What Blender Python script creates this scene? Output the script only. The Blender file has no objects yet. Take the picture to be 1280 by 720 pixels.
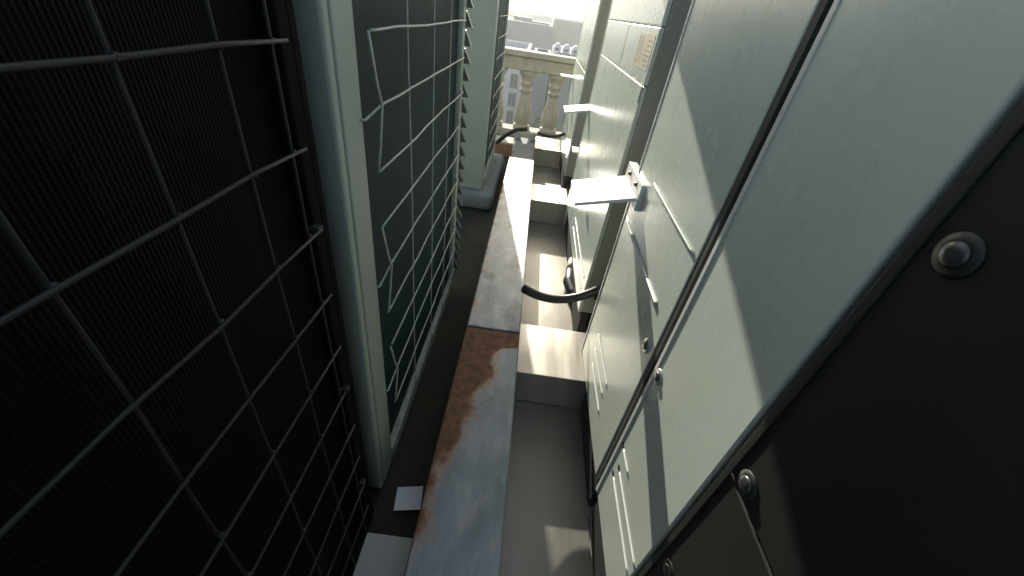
import bpy, bmesh, math, random
from mathutils import Vector, Matrix, Euler
random.seed(7)
R = math.radians
S = bpy.context.scene
COL = S.collection

# ------------------------------------------------------------------ camera, sky, sun, exposure
cam = bpy.data.cameras.new('camera'); co = bpy.data.objects.new('camera', cam); COL.objects.link(co)
cam.sensor_fit = 'HORIZONTAL'; cam.sensor_width = 36.0; cam.lens = 36.0 * 491.6 / 1280.0
cam.clip_start = 0.02; cam.clip_end = 6000
Mx = Matrix(((0.989, -0.145, -0.015), (0.071, 0.574, -0.816), (0.127, 0.806, 0.578)))
rot = Mx.to_quaternion().to_matrix()
co.matrix_world = Matrix.Translation((0, 0, 1.48)) @ rot.to_4x4()
S.camera = co

SUN_T = Vector((-0.165, 1.0, 0.38)).normalized()          # towards the sun
EL = math.asin(SUN_T.z); AZ = math.atan2(SUN_T.x, SUN_T.y)
w = bpy.data.worlds.new('World'); S.world = w; w.use_nodes = True
nt = w.node_tree
sky = nt.nodes.new('ShaderNodeTexSky'); sky.sky_type = 'NISHITA'; sky.sun_disc = False
sky.sun_elevation = EL; sky.sun_rotation = AZ; sky.air_density = 1.2; sky.dust_density = 3.0; sky.ozone_density = 1.0
bg = nt.nodes['Background']; bg.inputs['Strength'].default_value = 0.078
nt.links.new(sky.outputs['Color'], bg.inputs['Color'])
sl = bpy.data.lights.new('sun', 'SUN'); sl.energy = 5.0; sl.angle = R(0.5); sl.color = (1.0, 0.93, 0.80)
so = bpy.data.objects.new('sun', sl); COL.objects.link(so)
so.rotation_euler = SUN_T.to_track_quat('Z', 'Y').to_euler()
S.view_settings.view_transform = 'Standard'; S.view_settings.look = 'None'
S.view_settings.exposure = 1.58; S.view_settings.gamma = 1.0

# ------------------------------------------------------------------ materials
def mat(name, base, rough=0.5, metal=0.0, var=0.25, scale=6.0, stretch=(1, 1, 1), spec=0.5, bump=0.0, bscale=60.0,
        stain=None, stain_amt=0.5, stain_scale=2.5, rvar=0.15):
    m = bpy.data.materials.new(name); m.use_nodes = True
    t = m.node_tree; N = t.nodes; L = t.links; b = N['Principled BSDF']
    tc = N.new('ShaderNodeTexCoord'); mp = N.new('ShaderNodeMapping'); mp.inputs['Scale'].default_value = stretch
    L.new(tc.outputs['Object'], mp.inputs['Vector'])
    n1 = N.new('ShaderNodeTexNoise'); n1.inputs['Scale'].default_value = scale; n1.inputs['Detail'].default_value = 8
    n1.inputs['Roughness'].default_value = 0.65; L.new(mp.outputs[0], n1.inputs['Vector'])
    cr = N.new('ShaderNodeValToRGB'); cr.color_ramp.elements[0].position = 0.3; cr.color_ramp.elements[1].position = 0.7
    cr.color_ramp.elements[0].color = (*[c * (1 - var) for c in base], 1)
    cr.color_ramp.elements[1].color = (*[min(1, c * (1 + var)) for c in base], 1)
    L.new(n1.outputs['Fac'], cr.inputs['Fac']); col = cr.outputs['Color']
    if stain:
        n2 = N.new('ShaderNodeTexNoise'); n2.inputs['Scale'].default_value = stain_scale; n2.inputs['Detail'].default_value = 10
        n2.inputs['Roughness'].default_value = 0.7; L.new(mp.outputs[0], n2.inputs['Vector'])
        r2 = N.new('ShaderNodeValToRGB'); r2.color_ramp.elements[0].position = 0.50; r2.color_ramp.elements[1].position = 0.66
        r2.color_ramp.elements[1].color = (stain_amt,) * 3 + (1,); L.new(n2.outputs['Fac'], r2.inputs['Fac'])
        mx = N.new('ShaderNodeMixRGB'); mx.inputs['Color2'].default_value = (*stain, 1)
        L.new(r2.outputs['Color'], mx.inputs['Fac']); L.new(col, mx.inputs['Color1']); col = mx.outputs['Color']
    L.new(col, b.inputs['Base Color'])
    mr = N.new('ShaderNodeMapRange'); mr.inputs['To Min'].default_value = max(0.03, rough - rvar); mr.inputs['To Max'].default_value = min(1, rough + rvar)
    L.new(n1.outputs['Fac'], mr.inputs['Value']); L.new(mr.outputs[0], b.inputs['Roughness'])
    b.inputs['Metallic'].default_value = metal; b.inputs['Specular IOR Level'].default_value = spec
    if bump:
        n3 = N.new('ShaderNodeTexNoise'); n3.inputs['Scale'].default_value = bscale; n3.inputs['Detail'].default_value = 5
        L.new(mp.outputs[0], n3.inputs['Vector'])
        bp = N.new('ShaderNodeBump'); bp.inputs['Strength'].default_value = bump; bp.inputs['Distance'].default_value = 0.004
        L.new(n3.outputs['Fac'], bp.inputs['Height']); L.new(bp.outputs[0], b.inputs['Normal'])
    m['base'] = 1
    return m

def coil_mat(name, base, fin, spec=0.2):
    m = mat(name, base, 0.6, 0.0, 0.3, 5.0, spec=spec)
    t = m.node_tree; N = t.nodes; L = t.links; b = N['Principled BSDF']
    tc = N.new('ShaderNodeTexCoord'); wv = N.new('ShaderNodeTexWave'); wv.bands_direction = 'Y'; wv.inputs['Scale'].default_value = fin
    L.new(tc.outputs['Object'], wv.inputs['Vector'])
    bp = N.new('ShaderNodeBump'); bp.inputs['Strength'].default_value = 0.5; bp.inputs['Distance'].default_value = 0.002
    L.new(wv.outputs['Fac'], bp.inputs['Height']); L.new(bp.outputs[0], b.inputs['Normal'])
    return m

def rust_mat(name, rusty):
    """grey galvanised steel with brown rust spreading from its left edge and its far end (object coords)."""
    m = mat(name, (0.20, 0.235, 0.258), 0.5, 0.35, 0.28, 9.0, (1.5, 0.6, 1), stain=(0.32, 0.335, 0.33), stain_amt=0.6, stain_scale=14, bump=0.25, bscale=90)
    t = m.node_tree; N = t.nodes; L = t.links; b = N['Principled BSDF']
    src = b.inputs['Base Color'].links[0].from_socket
    tc = N.new('ShaderNodeTexCoord'); sx = N.new('ShaderNodeSeparateXYZ'); L.new(tc.outputs['Object'], sx.inputs[0])
    nz = N.new('ShaderNodeTexNoise'); nz.inputs['Scale'].default_value = 7 if rusty else 10; nz.inputs['Detail'].default_value = 9; nz.inputs['Roughness'].default_value = 0.62
    L.new(tc.outputs['Object'], nz.inputs['Vector'])
    def mth(op, a, bb):
        q = N.new('ShaderNodeMath'); q.operation = op
        for i, v in enumerate((a, bb)):
            if isinstance(v, (int, float)): q.inputs[i].default_value = v
            else: L.new(v, q.inputs[i])
        return q.outputs[0]
    if rusty:   # threshold on x grows with y
        th = mth('MULTIPLY', mth('SUBTRACT', sx.outputs['Y'], 0.55), 0.22)
        th = mth('ADD', th, -0.135)
        far = mth('MULTIPLY', mth('MAXIMUM', mth('SUBTRACT', sx.outputs['Y'], 1.16), 0.0), 0.95)
        th = mth('ADD', th, far)
        v = mth('SUBTRACT', th, sx.outputs['X'])
        v = mth('ADD', v, mth('MULTIPLY', mth('SUBTRACT', nz.outputs['Fac'], 0.5), 0.24))
        lo, hi = -0.004, 0.02
    else:
        v = mth('ADD', mth('SUBTRACT', -0.165, sx.outputs['X']), mth('MULTIPLY', mth('SUBTRACT', nz.outputs['Fac'], 0.5), 0.35))
        lo, hi = 0.0, 0.03
    mr = N.new('ShaderNodeMapRange'); mr.inputs['From Min'].default_value = lo; mr.inputs['From Max'].default_value = hi
    L.new(v, mr.inputs['Value'])
    n4 = N.new('ShaderNodeTexNoise'); n4.inputs['Scale'].default_value = 30; n4.inputs['Detail'].default_value = 6; L.new(tc.outputs['Object'], n4.inputs['Vector'])
    rr = N.new('ShaderNodeValToRGB'); rr.color_ramp.elements[0].position = 0.3; rr.color_ramp.elements[1].position = 0.75
    rr.color_ramp.elements[0].color = (0.095, 0.042, 0.023, 1); rr.color_ramp.elements[1].color = (0.235, 0.112, 0.058, 1)
    L.new(n4.outputs['Fac'], rr.inputs['Fac'])
    mt = N.new('ShaderNodeMapRange'); mt.inputs['From Min'].default_value = lo - 0.035; mt.inputs['From Max'].default_value = lo + 0.004; mt.inputs['To Max'].default_value = 0.75
    L.new(v, mt.inputs['Value'])
    mf = N.new('ShaderNodeMixRGB'); mf.inputs['Color2'].default_value = (0.30, 0.215, 0.16, 1); L.new(mt.outputs[0], mf.inputs['Fac']); L.new(src, mf.inputs['Color1'])
    mx = N.new('ShaderNodeMixRGB'); L.new(mr.outputs[0], mx.inputs['Fac']); L.new(mf.outputs[0], mx.inputs['Color1']); L.new(rr.outputs[0], mx.inputs['Color2'])
    L.new(mx.outputs[0], b.inputs['Base Color'])
    sb = mth('MULTIPLY', mth('SUBTRACT', 1.0, mr.outputs[0]), 0.35); L.new(sb, b.inputs['Metallic'])
    ra = mth('ADD', mth('MULTIPLY', mr.outputs[0], 0.35), 0.42); L.new(ra, b.inputs['Roughness'])
    return m

def wavy(m, scale=2.5, strength=0.25, dist=0.006):
    t = m.node_tree; N = t.nodes; L = t.links; b = N['Principled BSDF']
    tc = N.new('ShaderNodeTexCoord'); n = N.new('ShaderNodeTexNoise'); n.inputs['Scale'].default_value = scale; n.inputs['Detail'].default_value = 2
    L.new(tc.outputs['Object'], n.inputs['Vector'])
    bp = N.new('ShaderNodeBump'); bp.inputs['Strength'].default_value = strength; bp.inputs['Distance'].default_value = dist
    L.new(n.outputs['Fac'], bp.inputs['Height'])
    if b.inputs['Normal'].links: L.new(b.inputs['Normal'].links[0].from_socket, bp.inputs['Normal'])
    L.new(bp.outputs[0], b.inputs['Normal']); return m
def streaks(m, col, amt=0.4, sc=(9, 9, 0.7)):
    """thin vertical dirt runs and specks"""
    t = m.node_tree; N = t.nodes; L = t.links; b = N['Principled BSDF']; src = b.inputs['Base Color'].links[0].from_socket
    tc = N.new('ShaderNodeTexCoord'); mp = N.new('ShaderNodeMapping'); mp.inputs['Scale'].default_value = sc; L.new(tc.outputs['Object'], mp.inputs['Vector'])
    n = N.new('ShaderNodeTexNoise'); n.inputs['Scale'].default_value = 2.2; n.inputs['Detail'].default_value = 7; L.new(mp.outputs[0], n.inputs['Vector'])
    cr = N.new('ShaderNodeValToRGB'); cr.color_ramp.elements[0].position = 0.52; cr.color_ramp.elements[1].position = 0.72; cr.color_ramp.elements[1].color = (amt,) * 3 + (1,)
    L.new(n.outputs['Fac'], cr.inputs['Fac']); mx = N.new('ShaderNodeMixRGB'); mx.inputs['Color2'].default_value = (*col, 1)
    L.new(cr.outputs[0], mx.inputs['Fac']); L.new(src, mx.inputs['Color1']); L.new(mx.outputs[0], b.inputs['Base Color']); return m
M = {}
M['floor'] = mat('roof_screed', (0.20, 0.205, 0.19), 0.8, 0, 0.3, 5, stain=(0.10, 0.10, 0.085), stain_amt=0.7, bump=0.5, bscale=45)
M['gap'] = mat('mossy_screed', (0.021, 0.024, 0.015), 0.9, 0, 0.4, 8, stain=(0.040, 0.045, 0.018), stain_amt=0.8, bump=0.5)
M['plate'] = mat('galvanised_sheet', (0.235, 0.228, 0.20), 0.42, 0.8, 0.10, 2.5, (3.5, 0.8, 1), stain=(0.25, 0.225, 0.18), stain_amt=0.45, stain_scale=7, bump=0.15)
M['galv'] = mat('galvanised_box', (0.54, 0.52, 0.46), 0.38, 0.8, 0.10, 2.2, (5, 0.5, 1), stain=(0.36, 0.31, 0.24), stain_amt=0.4, stain_scale=3, bump=0.1)
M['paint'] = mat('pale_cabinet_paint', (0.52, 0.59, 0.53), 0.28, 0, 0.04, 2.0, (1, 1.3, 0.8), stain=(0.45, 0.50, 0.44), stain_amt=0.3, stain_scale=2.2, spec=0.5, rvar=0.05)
wavy(streaks(M['paint'], (0.38, 0.40, 0.34), 0.08, (4, 4, 0.6)))
M['side_paint'] = streaks(mat('olive_side_paint', (0.30, 0.31, 0.265), 0.5, 0, 0.1, 3), (0.17, 0.16, 0.12), 0.4)  # shade of the cabinet ends put into a darker paint, plus dirt runs
M['paint_edge'] = mat('pale_edge_trim', (0.58, 0.61, 0.56), 0.35, 0, 0.08, 4, spec=0.5)
M['dark_paint'] = mat('dark_cabinet_paint', (0.018, 0.0195, 0.018), 0.6, 0, 0.15, 3, stain=(0.024, 0.026, 0.024), stain_amt=0.5, spec=0.25)  # cabinet paint darkened so the right edge is dim by colour
M['dark_edge'] = mat('dark_edge_trim', (0.03, 0.033, 0.03), 0.5, 0, 0.1, 4, spec=0.3)  # trim and washers darkened along with that cabinet
M['unit'] = mat('unit_casing_paint', (0.36, 0.41, 0.355), 0.45, 0, 0.1, 3, stain=(0.29, 0.335, 0.295), stain_amt=0.5, stain_scale=2)
M['unit_dark'] = mat('dark_unit_casing', (0.006, 0.007, 0.0065), 0.8, 0, 0.15, 3, spec=0.06)  # casing copy with the dimness of the left edge in its colour
M['louvre'] = mat('grey_louvre', (0.10, 0.12, 0.11), 0.5, 0, 0.15, 4)
M['coil'] = coil_mat('coil_fins', (0.008, 0.030, 0.029), 60)
M['coil_dark'] = coil_mat('blackened_coil_fins', (0.0025, 0.003, 0.003), 60, 0.08)  # near-black coil copy, shade painted in to dim the left edge
M['wire'] = mat('coated_wire', (0.42, 0.46, 0.43), 0.45, 0.1, 0.3, 30)
M['wire_dark'] = mat('dull_wire', (0.015, 0.017, 0.016), 0.6, 0, 0.3, 30)  # guard wire darkened in colour to match the dimmed condenser
M['black'] = mat('black_rubber', (0.012, 0.013, 0.013), 0.42, 0, 0.3, 10, spec=0.5)
M['seal'] = mat('grey_seal', (0.045, 0.055, 0.052), 0.7, 0, 0.2, 10)
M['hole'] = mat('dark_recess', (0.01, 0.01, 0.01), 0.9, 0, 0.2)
M['white'] = mat('white_flap_paint', (0.80, 0.80, 0.77), 0.4, 0, 0.06, 6, stain=(0.62, 0.60, 0.54), stain_amt=0.5, stain_scale=7)
M['paper'] = mat('paper_card', (0.62, 0.68, 0.72), 0.8, 0, 0.06)
M['rust_near'] = rust_mat('rusted_steel', True)
M['rust_far'] = streaks(rust_mat('worn_steel', False), (0.055, 0.055, 0.05), 0.75, (4, 3, 3))
M['stone'] = mat('cast_stone', (0.46, 0.43, 0.34), 0.85, 0, 0.14, 8, stain=(0.30, 0.27, 0.2), stain_amt=0.5, stain_scale=5, bump=0.4)
streaks(M['stone'], (0.20, 0.18, 0.13), 0.5, (5, 5, 1.2))
M['conc'] = mat('grey_concrete', (0.20, 0.225, 0.22), 0.85, 0, 0.2, 7, bump=0.5)
M['padlight'] = mat('pale_pad_concrete', (0.42, 0.46, 0.44), 0.8, 0, 0.15, 7, bump=0.3)
M['terra'] = mat('fired_clay', (0.32, 0.17, 0.10), 0.85, 0, 0.25, 12, bump=0.4)
M['cream'] = mat('cream_tape', (0.62, 0.56, 0.42), 0.6, 0, 0.2, 14)
M['sticker'] = mat('faded_sticker', (0.58, 0.53, 0.40), 0.45, 0, 0.12, 12)
M['ink'] = mat('faded_ink', (0.30, 0.25, 0.17), 0.6, 0, 0.3, 20)
M['screw'] = mat('screw_steel', (0.08, 0.085, 0.085), 0.4, 0.6, 0.2, 20)
M['washer'] = mat('washer_steel', (0.55, 0.56, 0.54), 0.35, 0.7, 0.1, 20)
M['ductm'] = mat('duct_sheet', (0.25, 0.26, 0.26), 0.5, 0.5, 0.2, 3)
M['bwhite'] = mat('white_render', (0.62, 0.64, 0.63), 0.85, 0, 0.08, 0.6)
M['bgrey'] = mat('bluegrey_render', (0.17, 0.205, 0.22), 0.85, 0, 0.1, 0.4)
M['bpale'] = mat('pale_green_render', (0.27, 0.31, 0.29), 0.85, 0, 0.1, 0.4)
M['bbeige'] = mat('beige_render', (0.42, 0.40, 0.34), 0.85, 0, 0.1, 0.4)
M['roof'] = mat('flat_roof', (0.22, 0.24, 0.245), 0.85, 0, 0.2, 0.5)
M['glass'] = mat('window_glass', (0.035, 0.05, 0.065), 0.15, 0, 0.2, 2)
M['tank'] = mat('white_tank', (0.80, 0.80, 0.79), 0.4, 0, 0.05, 3)
M['leaf'] = mat('tree_leaves', (0.05, 0.085, 0.04), 0.6, 0, 0.5, 0.8)
M['bark'] = mat('tree_bark', (0.10, 0.075, 0.05), 0.9, 0, 0.3, 3)
M['city'] = mat('city_ground', (0.20, 0.21, 0.19), 0.9, 0, 0.35, 0.05)
M['road'] = mat('street_asphalt', (0.05, 0.05, 0.05), 0.85, 0, 0.2, 0.5)
M['hill'] = mat('hill_scrub', (0.08, 0.10, 0.07), 0.9, 0, 0.4, 0.01)

# ------------------------------------------------------------------ mesh helpers
class MB:
    def __init__(self): self.bm = bmesh.new()
    def _add(self, bm2):
        me = bpy.data.meshes.new('t'); bm2.to_mesh(me); bm2.free(); self.bm.from_mesh(me); bpy.data.meshes.remove(me)
        return self
    def box(self, x0, x1, y0, y1, z0, z1, bev=0.0, seg=2, rot=None, mtx=None):
        b = bmesh.new(); bmesh.ops.create_cube(b, size=1)
        c = Vector(((x0 + x1) / 2, (y0 + y1) / 2, (z0 + z1) / 2))
        for v in b.verts: v.co = Vector((v.co.x * (x1 - x0), v.co.y * (y1 - y0), v.co.z * (z1 - z0)))
        if bev: bmesh.ops.bevel(b, geom=b.edges[:], offset=bev, segments=seg, affect='EDGES', profile=0.5)
        if rot: bmesh.ops.transform(b, matrix=Euler(rot).to_matrix().to_4x4(), verts=b.verts)
        bmesh.ops.translate(b, vec=c, verts=b.verts)
        if mtx: bmesh.ops.transform(b, matrix=mtx, verts=b.verts)
        return self._add(b)
    def prism(self, pts, axis, a, b_):
        """closed polygon in the plane normal to axis, extruded from a to b_."""
        b = bmesh.new()
        def P(p, t): return {'x': (t, p[0], p[1]), 'y': (p[0], t, p[1]), 'z': (p[0], p[1], t)}[axis]
        v0 = [b.verts.new(P(p, a)) for p in pts]; v1 = [b.verts.new(P(p, b_)) for p in pts]
        b.faces.new(v0); b.faces.new(v1[::-1]); n = len(pts)
        for i in range(n): b.faces.new((v0[i], v1[i], v1[(i + 1) % n], v0[(i + 1) % n]))
        bmesh.ops.recalc_face_normals(b, faces=b.faces); return self._add(b)
    def tube(self, pts, r, seg=8, smooth=True, caps=True):
        b = bmesh.new(); pts = [Vector(p) for p in pts]; rings = []; n = len(pts)
        rr = r if isinstance(r, (list, tuple)) else [r] * n
        up = Vector((0, 0, 1)); prev = None
        for i, p in enumerate(pts):
            t = ((pts[min(i + 1, n - 1)] - pts[max(i - 1, 0)])).normalized()
            if prev is None:
                a = t.cross(up if abs(t.z) < 0.9 else Vector((1, 0, 0))).normalized()
            else: a = (prev - t * prev.dot(t)).normalized()
            prev = a; c = t.cross(a)
            rings.append([b.verts.new(p + (a * math.cos(q) + c * math.sin(q)) * rr[i]) for q in [2 * math.pi * k / seg for k in range(seg)]])
        for i in range(n - 1):
            for k in range(seg):
                f = b.faces.new((rings[i][k], rings[i + 1][k], rings[i + 1][(k + 1) % seg], rings[i][(k + 1) % seg])); f.smooth = smooth
        if caps: b.faces.new(rings[0]); b.faces.new(rings[-1][::-1])
        bmesh.ops.recalc_face_normals(b, faces=b.faces); return self._add(b)
    def lathe(self, prof, c=(0, 0, 0), seg=20):
        b = bmesh.new(); rings = []
        for r, z in prof:
            rings.append([b.verts.new((c[0] + r * math.cos(2 * math.pi * k / seg), c[1] + r * math.sin(2 * math.pi * k / seg), c[2] + z)) for k in range(seg)])
        for i in range(len(rings) - 1):
            for k in range(seg):
                f = b.faces.new((rings[i][k], rings[i][(k + 1) % seg], rings[i + 1][(k + 1) % seg], rings[i + 1][k])); f.smooth = True
        b.faces.new(rings[0][::-1]); b.faces.new(rings[-1])
        bmesh.ops.recalc_face_normals(b, faces=b.faces); return self._add(b)
    def build(self, name, m, parent=None, loc=None):
        me = bpy.data.meshes.new(name); self.bm.to_mesh(me); self.bm.free()
        o = bpy.data.objects.new(name, me); COL.objects.link(o)
        if isinstance(m, (list, tuple)):
            for q in m: me.materials.append(q)
        else: me.materials.append(m)
        if parent is not None: o.parent = parent
        if loc is not None: o.location = loc
        return o

def tag(o, label=None, cat=None, group=None, kind=None):
    if label: o['label'] = label
    if cat: o['category'] = cat
    if group: o['group'] = group
    if kind: o['kind'] = kind
    return o
def thing(name, label, cat, loc=(0, 0, 0), group=None):
    o = bpy.data.objects.new(name, None); COL.objects.link(o); o.location = loc; o.empty_display_size = 0.1
    return tag(o, label, cat, group)
def dup(o, loc, label):
    c = o.copy(); COL.objects.link(c); c.location = loc; c['label'] = label
    for ch in list(o.children):
        d = ch.copy(); COL.objects.link(d); d.parent = c
        for g in list(ch.children):
            e = g.copy(); COL.objects.link(e); e.parent = d
    return c
def arc(p0, p1, sag, n=16, axis=2):
    out = []
    for i in range(n + 1):
        t = i / n; p = Vector(p0).lerp(Vector(p1), t); p[axis] -= sag * 4 * t * (1 - t); out.append(p)
    return out

# ------------------------------------------------------------------ the setting
GZ = -16.0
tag(MB().box(-3000, 3000, -3000, 3000, GZ - 1, GZ).build('ground', M['city']), kind='structure')
tag(MB().box(-300, 300, 9, 17, GZ + 0.004, GZ + 0.02).build('road', M['road']), kind='structure')
tag(MB().box(-8, 8, -6, 6.4, GZ, -0.004).build('roof_slab', M['floor']), kind='structure')
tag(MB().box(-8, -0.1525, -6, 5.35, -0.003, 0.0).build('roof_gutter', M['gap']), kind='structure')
hb = bmesh.new()
prev = None
for i in range(81):
    x = -2600 + i * 65; h = 10 + 16 * (0.5 + 0.5 * math.sin(i * 0.23)) + 7 * math.sin(i * 0.71 + 1)
    row = [hb.verts.new((x, 1900, GZ - 1)), hb.verts.new((x, 2150, GZ + h)), hb.verts.new((x, 2600, GZ - 1))]
    if prev:
        for k in range(2): hb.faces.new((prev[k], prev[k + 1], row[k + 1], row[k]))
        hb.faces.new((prev[2], prev[0], row[0], row[2]))
    prev = row
hm = MB(); hm.bm.free(); hm.bm = hb
bmesh.ops.recalc_face_normals(hb, faces=hb.faces)
tag(hm.build('hills', M['hill']), kind='structure')

# ------------------------------------------------------------------ balustrade
BY = 5.90
bal = thing('balustrade', 'cream cast stone balustrade with turned balusters at the roof edge', 'balustrade', (0, BY, 0))
MB().box(-3.2, 3.2, -0.14, 0.14, -0.002, 0.09, 0.012).build('base_curb', M['stone'], bal)
rail = MB(); rail.box(-3.25, 3.25, -0.10, 0.10, 0.82, 0.975, 0.015); rail.box(-3.25, 3.25, -0.14, 0.14, 0.978, 1.042, 0.012)
rail.build('top_rail', M['stone'], bal)
prof = [(0.098, 0), (0.098, 0.045), (0.078, 0.05), (0.074, 0.065), (0.088, 0.085), (0.098, 0.125), (0.100, 0.165), (0.092, 0.22), (0.078, 0.29), (0.063, 0.37),
        (0.055, 0.43), (0.054, 0.455), (0.070, 0.46), (0.072, 0.485), (0.056, 0.49), (0.052, 0.515), (0.060, 0.535), (0.072, 0.545), (0.072, 0.565), (0.058, 0.575), (0.060, 0.60),
        (0.072, 0.625), (0.085, 0.65), (0.092, 0.665), (0.092, 0.699)]
bme = None
for i in range(-8, 9):
    x = -0.12 + 0.385 * i
    if bme is None:
        o = MB().lathe([(a * 1.22, b * 0.729 / 0.699) for a, b in prof], seg=28).build('baluster', M['stone'], bal); bme = o
    else:
        o = bme.copy(); COL.objects.link(o); o.parent = bal
    o.location = (x, 0, 0.0905)

# ------------------------------------------------------------------ steel beams and the galvanised strip
bx0, bx1 = -0.150, 0.092
def beam(y0, y1, label, m):
    o = MB().box(bx0, bx1, y0, y1, 0.001, 0.30, 0.006, 2).build('steel_beam', m)
    return tag(o, label, 'beam', 'steel box beams laid end to end along the corridor')
beam(-0.9, 1.322, 'nearer steel box beam with brown rust eating its left edge', M['rust_near'])
beam(1.330, 3.86, 'farther steel box beam half in sun, grey and speckled, without heavy rust', M['rust_far'])
fp = MB().box(0.098, 0.418, -1.0, 5.2, 0.001, 0.004).build('floor_sheet', M['plate'])
tag(fp, 'long galvanised steel floor sheet between the box beams and the pale cabinets', 'metal sheet')
def cross_box(y0, y1, label, x1=0.405):
    c = MB(); c.box(0.099, x1, y0, y1, 0.005, 0.192, 0.004)
    o = c.build('cross_box', M['galv'], None)
    tag(o, label, 'metal box', 'galvanised cross boxes between beam and cabinets')
    MB().box(0.096, x1 + 0.012, y0 - 0.010, y1 + 0.010, 0.1925, 0.203, 0.003).build('lid', M['galv'], o)
    return o
cross_box(1.195, 1.50, 'nearest galvanised cross box, level with the joint in the steel beams', 0.43)
cross_box(3.11, 3.46, 'middle galvanised cross box, under the second white flap')
cross_box(4.62, 5.12, 'farthest galvanised cross box, before the balustrade and under the far black hose')
sb = thing('stub_block', 'dull grey concrete block past the end of the farther steel beam', 'block', (-0.02, 4.35, 0))
MB().box(-0.125, 0.105, -0.42, 0.42, 0.001, 0.26, 0.02, 3).build('block_body', M['conc'], sb)
for dx in (-0.095, 0.075):
    MB().box(dx - 0.035, dx + 0.035, 0.28, 0.36, 0.262, 0.35, 0.012, 3).build('cap', M['padlight'], sb)
cl = thing('clay_block', 'terracotta block with a cream top beside the far unit and balustrade', 'block', (-0.27, 4.9, 0))
MB().box(-0.13, 0.10, -0.13, 0.13, 0.001, 0.15, 0.008).build('block_body', M['terra'], cl)
MB().box(-0.135, 0.105, -0.135, 0.135, 0.151, 0.172, 0.006).build('top_slab', M['stone'], cl)

# ------------------------------------------------------------------ left: condenser units
def condenser(label, xf, y0, y1, zb, zt, c0, c1, wires_z, wires_y, casing, coil, wire, wire_r, bent=True, louvre=True, foot_z=0.0):
    """unit whose coil faces the corridor (+x); origin at its base."""
    D = 0.78
    u = thing('condenser_unit', label, 'air conditioner', (xf, y0, foot_z), 'condenser units along the left of the corridor')
    Lh = y1 - y0; z0 = zb - foot_z; z1 = zt - foot_z
    body = MB()
    body.box(-D, -0.05, 0.03, Lh - 0.03, z0 + 0.02, z1, 0.004)
    body.build('casing', casing, u)
    MB().box(-D, 0.0, -0.001, 0.026, z0 - (0.0), z1, 0.006).build('end_panel', casing, u)
    ep = MB().box(-D, 0.0, Lh - 0.026, Lh, z0, z1, 0.006).build('end_panel', casing, u)
    if louvre:
        lv = MB(); z = z0 + 0.10
        while z < z1 - 0.1:
            lv.prism([(-0.10, z + 0.058), (-0.10, z), (0.028, z), (0.0, z + 0.058)], 'y', Lh + 0.0005, Lh + 0.03); z += 0.0695
        lv.build('louvre', M['louvre'], ep)
    MB().box(-0.05, 0.002, 0.0265, c0, z0, z1 - 0.002, 0.004, 2).build('corner_post', casing, u)
    MB().box(-0.05, 0.003, c1, Lh - 0.027, z0, z1 - 0.002, 0.004).build('corner_post', casing, u)
    MB().box(-0.049, -0.018, c0, c1, z0 + 0.075, z1 - 0.06).build('coil', coil, u)
    MB().box(-0.05, 0.006, c0 - 0.001, c1 + 0.001, z0 + 0.005, z0 + 0.072, 0.006).build('base_rail', casing, u)
    MB().box(-0.05, 0.002, c0 - 0.001, c1 + 0.001, z1 - 0.058, z1 - 0.003, 0.004).build('top_rail', casing, u)
    MB().box(-D - 0.01, 0.012, -0.01, Lh + 0.01, z1 + 0.001, z1 + 0.03, 0.006).build('top_panel', casing, u)
    if z0 > 0.02:
        for py in (0.10, Lh - 0.18):
            MB().box(-D + 0.05, -0.06, py, py + 0.08, 0.0005, z0 + 0.019).build('foot', M['conc'], u)
    g = MB(); off = 0.012
    yl = c0 + 0.035
    zs = [z - foot_z for z in wires_z]; ys = [y - y0 for y in wires_y]
    for i, z in enumerate(zs):
        ya = yl + (0.012 if i % 2 else 0.0)
        if bent and i % 3 == 2:
            ya = c0 - 0.012
        pts = [(off, ya, z - 0.012 * (ya < c0)), (off, yl + 0.05, z)]
        n = 8
        for k in range(1, n + 1):
            t = k / n; pts.append((off + random.uniform(-0.002, 0.002), yl + 0.05 + (c1 + 0.002 - yl - 0.05) * t, z + random.uniform(-0.0025, 0.0025)))
        pts.append((-0.003, c1 + 0.004, z))
        if ya < c0: pts.insert(0, (-0.002, ya - 0.004, z - 0.013))
        g.tube(pts, wire_r * 0.95, 6)
    if bent:   # end loops: two wires joined through a vertical that dips towards the middle wire
        for i in range(1, len(zs) - 2, 3):
            g.tube([(off, yl, zs[i]), (off + 0.002, yl + 0.022, (zs[i] * 0.35 + zs[i + 1] * 0.65)), (off + 0.004, yl + 0.04, zs[i + 1]), (off + 0.002, yl + 0.025, (zs[i + 2] * 0.5 + zs[i + 1] * 0.5)), (off, yl + 0.004, zs[i + 2])], wire_r * 0.95, 6)
    for y in ys:
        g.tube([(off - 2 * wire_r + random.uniform(-.001, .001), y + random.uniform(-0.002, 0.002), z0 + 0.03 + (z1 - z0 - 0.06) * k / 9) for k in range(10)], wire_r * 0.8, 6)
    for y in ys:
        for z in zs:
            g.box(off - 2.2 * wire_r, off + 0.3 * wire_r, y - wire_r * 1.3, y + wire_r * 1.3, z - wire_r * 1.2, z + wire_r * 1.2, wire_r * 0.7, 1)
    for z in zs[::3]:
        g.box(-0.003, off + wire_r, c1 - 0.008, c1 + 0.010, z - 0.006, z + 0.006, 0.002, 1)
    g.build('wire_guard', wire, u)
    return u

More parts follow.
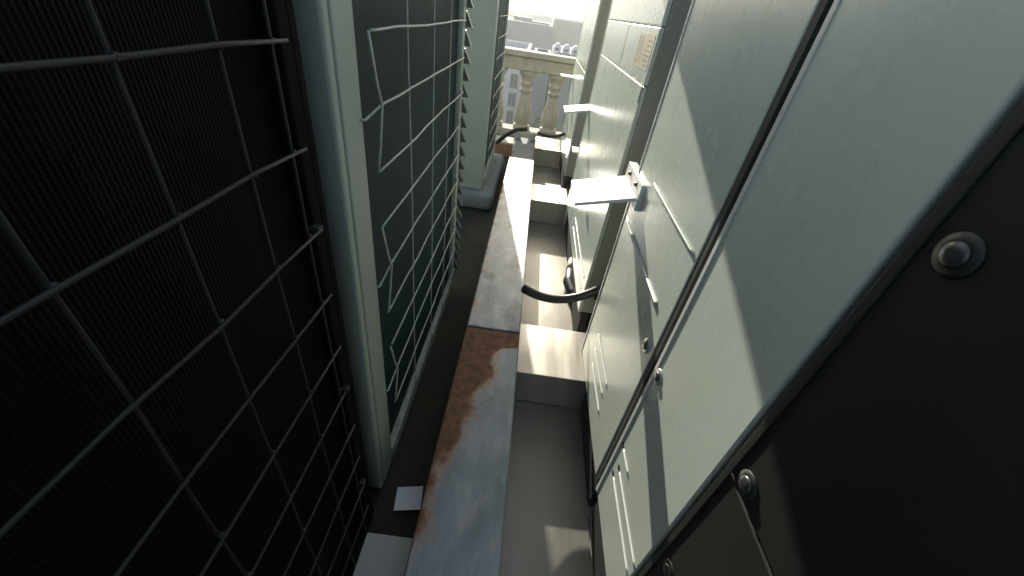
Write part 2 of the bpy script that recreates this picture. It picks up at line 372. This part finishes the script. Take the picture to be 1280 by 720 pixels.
def zlist(top, n, d): return [top - d * i for i in range(n)]
WZ = zlist(1.545, 11, 0.136)
condenser('large dark coil condenser with bent white wire guard, louvres at its far end', -0.335, 0.702, 2.02, 0.03, 1.70, 0.115, 1.235, WZ, [1.13, 1.405, 1.665, 1.86], M['unit'], M['coil'], M['wire'], 0.0030)
condenser('far condenser on a concrete plinth, grey end panel towards the camera, near the balustrade', -0.335, 3.27, 4.30, 0.152, 1.70, 0.09, 0.96, WZ, [3.55, 3.8, 4.05], M['unit'], M['coil'], M['wire'], 0.003, False, False, 0.15)
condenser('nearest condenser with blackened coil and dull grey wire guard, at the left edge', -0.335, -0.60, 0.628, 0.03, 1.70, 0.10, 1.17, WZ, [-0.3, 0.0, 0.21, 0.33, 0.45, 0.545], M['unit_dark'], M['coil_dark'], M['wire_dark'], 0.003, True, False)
pl = MB().box(-1.15, -0.225, 3.17, 4.42, 0.001, 0.149, 0.05, 5).build('concrete_plinth', M['conc'])
tag(pl, 'round edged grey concrete plinth under the far condenser', 'plinth')
pd = MB().box(-1.1, -0.165, -0.75, 0.555, 0.001, 0.045, 0.008).build('concrete_pad', M['padlight'])
tag(pd, 'pale concrete pad at the foot of the nearest condenser', 'pad')
pc = MB().box(-0.046, 0.046, -0.04, 0.04, 0, 0.003, rot=(R(2), R(-6), R(7))).build('paper_card', M['paper'], None, (-0.235, 0.690, 0.012))
tag(pc, 'pale blue paper card lying in the dark gutter beside the rusty beam', 'card')

# ------------------------------------------------------------------ right: cabinets
def rib(mb, y0, y1, z, xf=0.0, r=0.0028):
    mb.tube([(xf, y0, z), (xf - 0.0015, y0 + 0.01, z), (xf - 0.0015, y1 - 0.01, z), (xf, y1, z)], r, 8)
def cabinet(label, y0, y1, zt, body_m, edge_m, seams_z=(), seams_y=(), ribs=(), screws=(), wm='washer', gap_shade=False, x0=0.40, zb=0.205, slots=True):
    c = thing('cabinet', label, 'cabinet', (x0, y0, 0), 'cabinets along the right of the corridor')
    Ln = y1 - y0; D = 0.85
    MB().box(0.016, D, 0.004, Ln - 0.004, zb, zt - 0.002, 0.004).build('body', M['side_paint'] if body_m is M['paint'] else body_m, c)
    zz = [zb] + sorted(seams_z) + [zt]; yy = [0] + sorted(s - y0 for s in seams_y) + [Ln]
    for i in range(len(zz) - 1):
        cols = yy if (i == len(zz) - 2 - (1 if len(seams_z) > 1 else 0) or len(seams_z) < 2) else [0, Ln]
        for j in range(len(cols) - 1):
            MB().box(0.0, 0.0155, cols[j] + (0.0025 if j else 0), cols[j + 1] - (0.0025 if j < len(cols) - 2 else 0), zz[i] + (0.002 if i else 0), zz[i + 1] - (0.002 if i < len(zz) - 2 else 0), 0.0045, 3).build('front_panel', body_m, c)
    e = MB(); e.box(-0.003, 0.0, Ln - 0.012, Ln + 0.001, zb, zt, 0.001); e.build('edge_trim', edge_m, c)
    if ribs:
        for (a, b, z) in ribs:
            q = MB(); rib(q, a - y0, b - y0, z); o = q.build('pressed_rib', edge_m, c)
            if slots:
                MB().prism([(b - y0 + 0.012 + 0.011 * math.cos(t * math.pi / 6), z + 0.008 * math.sin(t * math.pi / 6)) for t in range(12)], 'x', -0.0012, 0.003).build('slot', M['hole'], c)
    for (y, z) in screws:
        q = MB().lathe([(0.021, 0), (0.021, 0.002), (0.013, 0.0025)], seg=20); ww = q.build('washer', M[wm], c)
        ww.rotation_euler = (0, R(-90), 0); ww.location = (-0.0005, y - y0, z)
        h = MB().lathe([(0.0125, 0.0026), (0.0125, 0.0042), (0.0105, 0.007), (0.004, 0.0075)], seg=16).build('screw_head', M['screw'], ww)
    MB().box(0.022, 0.06, 0.001, Ln - 0.001, 0.005, zb - 0.0005).build('base_rail', M['hole'], c)  # near-black face painted for the shadowed gap under the cabinet
    if gap_shade: MB().box(0.002, 0.05, -0.020, 0.0035, zb, zt - 0.004).build('gasket', M['seal'], c)  # strip added to paint the shade of the open joint
    for py in (0.06, Ln - 0.14):
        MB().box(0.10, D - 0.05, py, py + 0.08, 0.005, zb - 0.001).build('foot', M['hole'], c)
    return c
ca = cabinet('pale green cabinet nearest the camera with long pressed ribs and a screw', 0.395, 0.713, 1.75, M['paint'], M['paint_edge'], ribs=[(0.405, 0.640, 0.44), (0.41, 0.655, 0.385), (0.60, 0.675, 0.50)], screws=[(0.683, 0.797)])
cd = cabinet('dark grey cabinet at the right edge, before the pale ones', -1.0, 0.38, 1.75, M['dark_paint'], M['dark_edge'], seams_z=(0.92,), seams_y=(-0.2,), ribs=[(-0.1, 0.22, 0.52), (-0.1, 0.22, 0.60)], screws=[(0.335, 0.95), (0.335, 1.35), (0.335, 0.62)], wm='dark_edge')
cb = cabinet('pale green cabinet with a large white flap at its far edge', 0.758, 1.388, 1.75, M['paint'], M['paint_edge'], ribs=[(0.93, 1.17, 0.33), (0.96, 1.20, 0.39), (0.95, 1.22, 0.45)], screws=[(0.805, 0.785)], slots=False, gap_shade=True)
rb = MB(); rb.tube([(0, 0.09, 0.90), (-0.003, 0.10, 0.893), (-0.003, 0.55, 0.905), (0, 0.59, 0.915)], 0.0042, 8); rb.build('pressed_rib', M['paint_edge'], cb)
rb = MB(); rb.tube([(0, 0.02, 1.09), (-0.003, 0.04, 1.09), (-0.003, 0.40, 1.10), (0, 0.43, 1.10)], 0.003, 8); rb.build('pressed_rib', M['paint'], cb)
cc = cabinet('middle pale cabinet with panel seams and a faded cream sticker, beyond the large gap', 1.668, 3.10, 1.80, M['paint'], M['paint_edge'], seams_z=(1.30, 1.487), seams_y=(2.28,), ribs=[(1.75, 2.5, 0.30), (1.75, 2.5, 0.37)], slots=False)
hd = MB().box(0.06, 0.18, -0.002, 0.0, 0.30, 0.34, 0.0008); hd = hd.build('hand_hole', M['hole'], cc)
st = MB().box(-0.0012, 0.0, 0.03, 0.30, 1.345, 1.462).build('sticker', M['sticker'], cc)
ik = MB()
for k in range(3): ik.box(-0.0018, -0.0013, 0.20 + 0.035 * k, 0.206 + 0.035 * k, 1.355, 1.45)
for k in range(6): ik.box(-0.0018, -0.0013, 0.05, 0.05 + random.uniform(0.05, 0.12), 1.358 + 0.016 * k, 1.363 + 0.016 * k)
ik.build('print', M['ink'], st)
MB().box(-0.002, 0.0, 0.008, 0.02, 1.24, 1.30).build('slot', M['hole'], cc)
ce = cabinet('farthest pale cabinet, last before the balustrade, bright in the sun', 3.80, 5.05, 1.80, M['paint'], M['paint_edge'], seams_z=(1.10,), ribs=[(3.9, 4.8, 0.35), (3.9, 4.8, 0.45)], slots=False)

def flap(c, x0, x1, y0, y1, z, tilt=0.0, br=True, ty=0.0):
    o = MB().box(x0, x1, y0, y1, z, z + 0.012, 0.002, rot=(R(tilt), R(ty), 0)).build('flap', M['white'], c)
    if br: dz = -0.5 * (x1 - x0) * math.sin(R(ty)); MB().box(x1 - 0.002, x1 + 0.03, y0 - 0.01, y1 + 0.02, z + dz - 0.03, z + dz + 0.06, 0.004).build('bracket', M['white'], o)
    if br:
        for q in (0.25, 0.75):
            bl = MB().lathe([(0.009, 0), (0.009, 0.003), (0.006, 0.004), (0.006, 0.009)], seg=6).build('bolt', M['screw'], o)
            bl.rotation_euler = (0, R(-90), 0); bl.location = (x1 - 0.0025, y0 + (y1 - y0) * q, z + dz + 0.038)
flap(cb, -0.215, -0.012, 0.50, 0.72, 0.985, 0, True, -14)
flap(cc, -0.175, 0.03, 1.30, 1.47, 0.945, 3, True, -12)
flap(ce, -0.14, 0.05, 1.0, 1.2, 0.93)
flap(ce, -0.03, 0.12, -0.6, -0.45, 0.60, 0, False)

# ------------------------------------------------------------------ hoses and small stuff
h = MB().tube(arc((0.082, 1.50, 0.425), (0.50, 1.56, 0.50), 0.085, 20), 0.021, 14).build('hose', M['black'])
tag(h, 'thick black hose bowed between the steel beam and the gap in the cabinets', 'hose')
h = MB().tube(arc((0.10, 4.55, 0.39), (0.47, 4.55, 0.47), 0.055, 16), 0.017, 10).build('hose', M['black'])
tag(h, 'black hose bowed over the farthest cross box by the balusters', 'hose')
h = MB().tube([(-0.45, 4.46, 0.18), (-0.32, 4.48, 0.25), (-0.24, 4.5, 0.33), (-0.13, 4.5, 0.40), (-0.02, 4.5, 0.42)], 0.024, 10).build('hose', M['black'])
tag(h, 'black hose slanting down behind the far condenser above the clay block', 'hose')
pp = thing('insulated_pipe', 'short black insulated pipe with a cream taped end at the cabinet foot', 'pipe', (0.425, 2.20, 0))
MB().tube([(0.02, -0.18, 0.04), (0.0, -0.12, 0.04), (-0.02, -0.02, 0.05), (-0.01, 0.08, 0.07)], [0.032, 0.036, 0.038, 0.034], 14).build('pipe_sleeve', M['black'], pp)
MB().tube([(-0.01, 0.081, 0.071), (-0.002, 0.13, 0.085), (0.004, 0.19, 0.105)], [0.03, 0.03, 0.022], 14).build('taped_end', M['cream'], pp)

# ------------------------------------------------------------------ duct added out of view to shade the near right cabinets
du = thing('overhead_duct', 'galvanised duct crossing above the corridor on two posts, over the cabinets', 'duct', (0, 2.85, 0))
MB().box(-1.5, 1.6, -0.22, 0.25, 2.07, 3.05, 0.01).build('duct_body', M['ductm'], du)
for x in (-1.4, 1.5):
    MB().box(x - 0.04, x + 0.04, -0.04, 0.04, 0.001, 2.069).build('post', M['ductm'], du)

# ------------------------------------------------------------------ city beyond the roof
def building(label, x0, x1, y0, y1, zt, wallm, cols, rows, ww, wh, z_first, dz, parapet=True, wx=None):
    b = thing('building', label, 'building', ((x0 + x1) / 2, (y0 + y1) / 2, GZ))
    cx, cy = (x0 + x1) / 2, (y0 + y1) / 2
    MB().box(x0 - cx, x1 - cx, y0 - cy, y1 - cy, 0, zt - GZ).build('wall', wallm, b)
    rf = MB(); rf.box(x0 - cx + .3, x1 - cx - .3, y0 - cy + .3, y1 - cy - .3, zt - GZ + 0.004, zt - GZ + 0.05)
    rf = rf.build('roof', M['roof'], b)
    if parapet:
        p = MB()
        for (a0, a1, b0, b1) in ((x0, x1, y0, y0 + .25), (x0, x1, y1 - .25, y1), (x0, x0 + .25, y0 + .25, y1 - .25), (x1 - .25, x1, y0 + .25, y1 - .25)):
            p.box(a0 - cx, a1 - cx, b0 - cy, b1 - cy, zt - GZ + 0.002, zt - GZ + 0.55)
        p.build('parapet', wallm, rf)
    wm = None; fm = None
    for r in range(rows):
        for c in range(cols):
            x = x0 + (x1 - x0) * (c + 0.5) / cols - cx; z = z_first - r * dz - GZ
            if wm is None:
                f = MB()
                f.box(-ww / 2 - .08, ww / 2 + .08, -.08, -.002, wh, wh + .08); f.box(-ww / 2 - .12, ww / 2 + .12, -.12, -.002, -.08, 0)
                f.box(-ww / 2 - .08, -ww / 2, -.08, -.002, 0, wh); f.box(ww / 2, ww / 2 + .08, -.08, -.002, 0, wh); f.box(-.03, .03, -.05, -.002, 0, wh)
                wm = f.build('window', wallm if wallm is not M['bwhite'] else M['bpale'], b)
                fm = MB().box(-ww / 2, ww / 2, -.03, -.002, 0, wh).build('pane', M['glass'], wm); o = wm
            else:
                o = wm.copy(); COL.objects.link(o); o.parent = b
                q = fm.copy(); COL.objects.link(q); q.parent = o
            o.location = (x, y0 - cy, z)
    return b
building('white rendered block with small dark windows behind the left balusters', -4.9, -1.05, 40, 52, -2.2, M['bwhite'], 2, 4, 0.55, 1.0, -4.5, 1.55)
building('slim blue grey tower block seen between the two middle balusters', -0.55, 0.95, 36, 44, -2.0, M['bgrey'], 2, 3, 0.4, 0.8, -9.5, 2.6)
building('low grey hall with four white gabled vents, right of the slim block', 1.1, 9.0, 36, 46, -1.10, M['bpale'], 6, 3, 0.7, 1.1, -3.6, 2.4, False)
building('long blue grey building on the left half of the skyline', -9, 1.3, 74, 96, -0.35, M['bgrey'], 10, 0, 0.6, 0.5, -2.2, 2.2, False)
building('wide pale green building behind the row of white roof vents', 1.6, 16, 88, 110, -0.1, M['bpale'], 8, 0, 0.8, 0.8, -2.4, 2.6)
building('beige apartment block far left beyond the balustrade', -24, -10, 60, 76, -1.0, M['bbeige'], 8, 5, 0.9, 1.3, -3.5, 2.5)
building('pale block far right beyond the cabinets', 18, 34, 58, 76, -0.5, M['bwhite'], 8, 5, 0.9, 1.3, -3.0, 2.5)
building('distant hazy white block on the horizon', -16, 30, 190, 210, -0.4, M['bwhite'], 10, 2, 1.4, 1.4, -4, 4)
hut = MB(); hut.box(-5.2, -2.2, 78, 84, -0.296, 0.25); hut = hut.build('roof_hut', M['bpale'])
tag(hut, 'small flat hut standing on the long blue grey roof', 'hut')
pipe = MB().tube([(-3.6, 75.5, -0.17), (-1.6, 76, -0.16), (0.8, 75.2, -0.17)], 0.12, 8).build('roof_pipe', M['bgrey'])
tag(pipe, 'dark pipe lying across the long blue grey roof', 'pipe')
tk = None
for k in range(4):
    loc = (1.30 + k * 0.72, 37.0, -1.045)
    lab = ['leftmost', 'second from left', 'third from left', 'rightmost'][k] + ' of four white gabled vents on the grey hall roof'
    if tk is None:
        tk = thing('roof_vent', lab, 'vent', loc, 'white gabled vents on the hall roof')
        MB().prism([(-0.29, 0), (0.29, 0), (0.30, 0.34), (0.12, 0.60), (-0.12, 0.60), (-0.30, 0.34)], 'y', -0.3, 0.3).build('vent_body', M['tank'], tk)
        MB().prism([(0.17 * math.cos(t * math.pi / 8), 0.21 + 0.09 * math.sin(t * math.pi / 8)) for t in range(16)], 'y', -0.315, -0.301).build('grille', M['bgrey'], tk)
    else: dup(tk, loc, lab)
rb2 = random.Random(11)
for k, (x, y, wd, zt, m) in enumerate(((-15, 120, 9, -1.2, 'bbeige'), (-4, 135, 7, -0.4, 'bwhite'), (5, 128, 6, -1.6, 'bpale'), (13, 140, 10, -0.2, 'bgrey'))):
    building(['low beige block beyond the long blue grey building', 'slim white block behind the long blue grey building', 'small pale block between the two skyline buildings', 'far grey block right of the pale green building'][k],
             x, x + wd, y, y + 12, zt, M[m], 5, 2, 0.9, 1.0, zt - 2.2, 2.6)
def tree(label, x, y, h, r, seed):
    rnd = random.Random(seed)
    t = thing('tree', label, 'tree', (x, y, GZ), 'trees in the street below')
    tr = MB().tube([(0, 0, 0), (0.1, 0, h * .3), (-0.05, 0.1, h * .6), (0, 0, h * .85)], [0.28, 0.2, 0.14, 0.05], 8)
    for k in range(6):
        a = rnd.uniform(0, 6.28); z = h * rnd.uniform(.4, .7)
        tr.tube([(0, 0, z), (math.cos(a) * r * .4, math.sin(a) * r * .4, z + h * .08), (math.cos(a) * r * .8, math.sin(a) * r * .8, z + h * .15)], [0.1, 0.07, 0.03], 6)
    tr.build('trunk', M['bark'], t)
    b = bmesh.new()
    cl = [(Vector((rnd.gauss(0, r * .45), rnd.gauss(0, r * .45), h * .72 + rnd.gauss(0, h * .12))), rnd.uniform(.35, .6) * r) for _ in range(22)]
    for c, cr in cl:
        for _ in range(130):
            d = Vector((rnd.gauss(0, 1), rnd.gauss(0, 1), rnd.gauss(0, 1))).normalized() * cr * rnd.uniform(.5, 1.05)
            p = c + d; s = rnd.uniform(.10, .2)
            u = Vector((rnd.gauss(0, 1), rnd.gauss(0, 1), rnd.gauss(0, 1))).normalized(); v = u.orthogonal().normalized()
            q = [b.verts.new(p + u * s), b.verts.new(p + v * s * .6), b.verts.new(p - u * s), b.verts.new(p - v * s * .6)]
            b.faces.new(q)
    m = MB(); m.bm.free(); m.bm = b; m.build('crown', M['leaf'], t)
tree('dark green tree behind the right baluster, before the low hall', 1.55, 29, 13.2, 1.5, 3)
tree('dark green tree left of the white block', -6.2, 30, 12.5, 1.8, 5)
tree('broad tree below the balustrade right of the roof vents', 5.2, 28, 12.0, 2.0, 8)

# ------------------------------------------------------------------ haze
hz = MB().box(-2900, 2900, -1200, 2900, GZ - 3, 60).build('haze', bpy.data.materials.new('haze_air'))
tag(hz, kind='stuff')
hmn = hz.data.materials[0]; hmn.use_nodes = True; ht = hmn.node_tree
for n in list(ht.nodes):
    if n.type == 'BSDF_PRINCIPLED': ht.nodes.remove(n)
pv = ht.nodes.new('ShaderNodeVolumePrincipled'); pv.inputs['Density'].default_value = 0.0030; pv.inputs['Color'].default_value = (0.92, 0.96, 0.97, 1)
pv.inputs['Anisotropy'].default_value = 0.3
ht.links.new(pv.outputs[0], [n for n in ht.nodes if n.type == 'OUTPUT_MATERIAL'][0].inputs['Volume'])
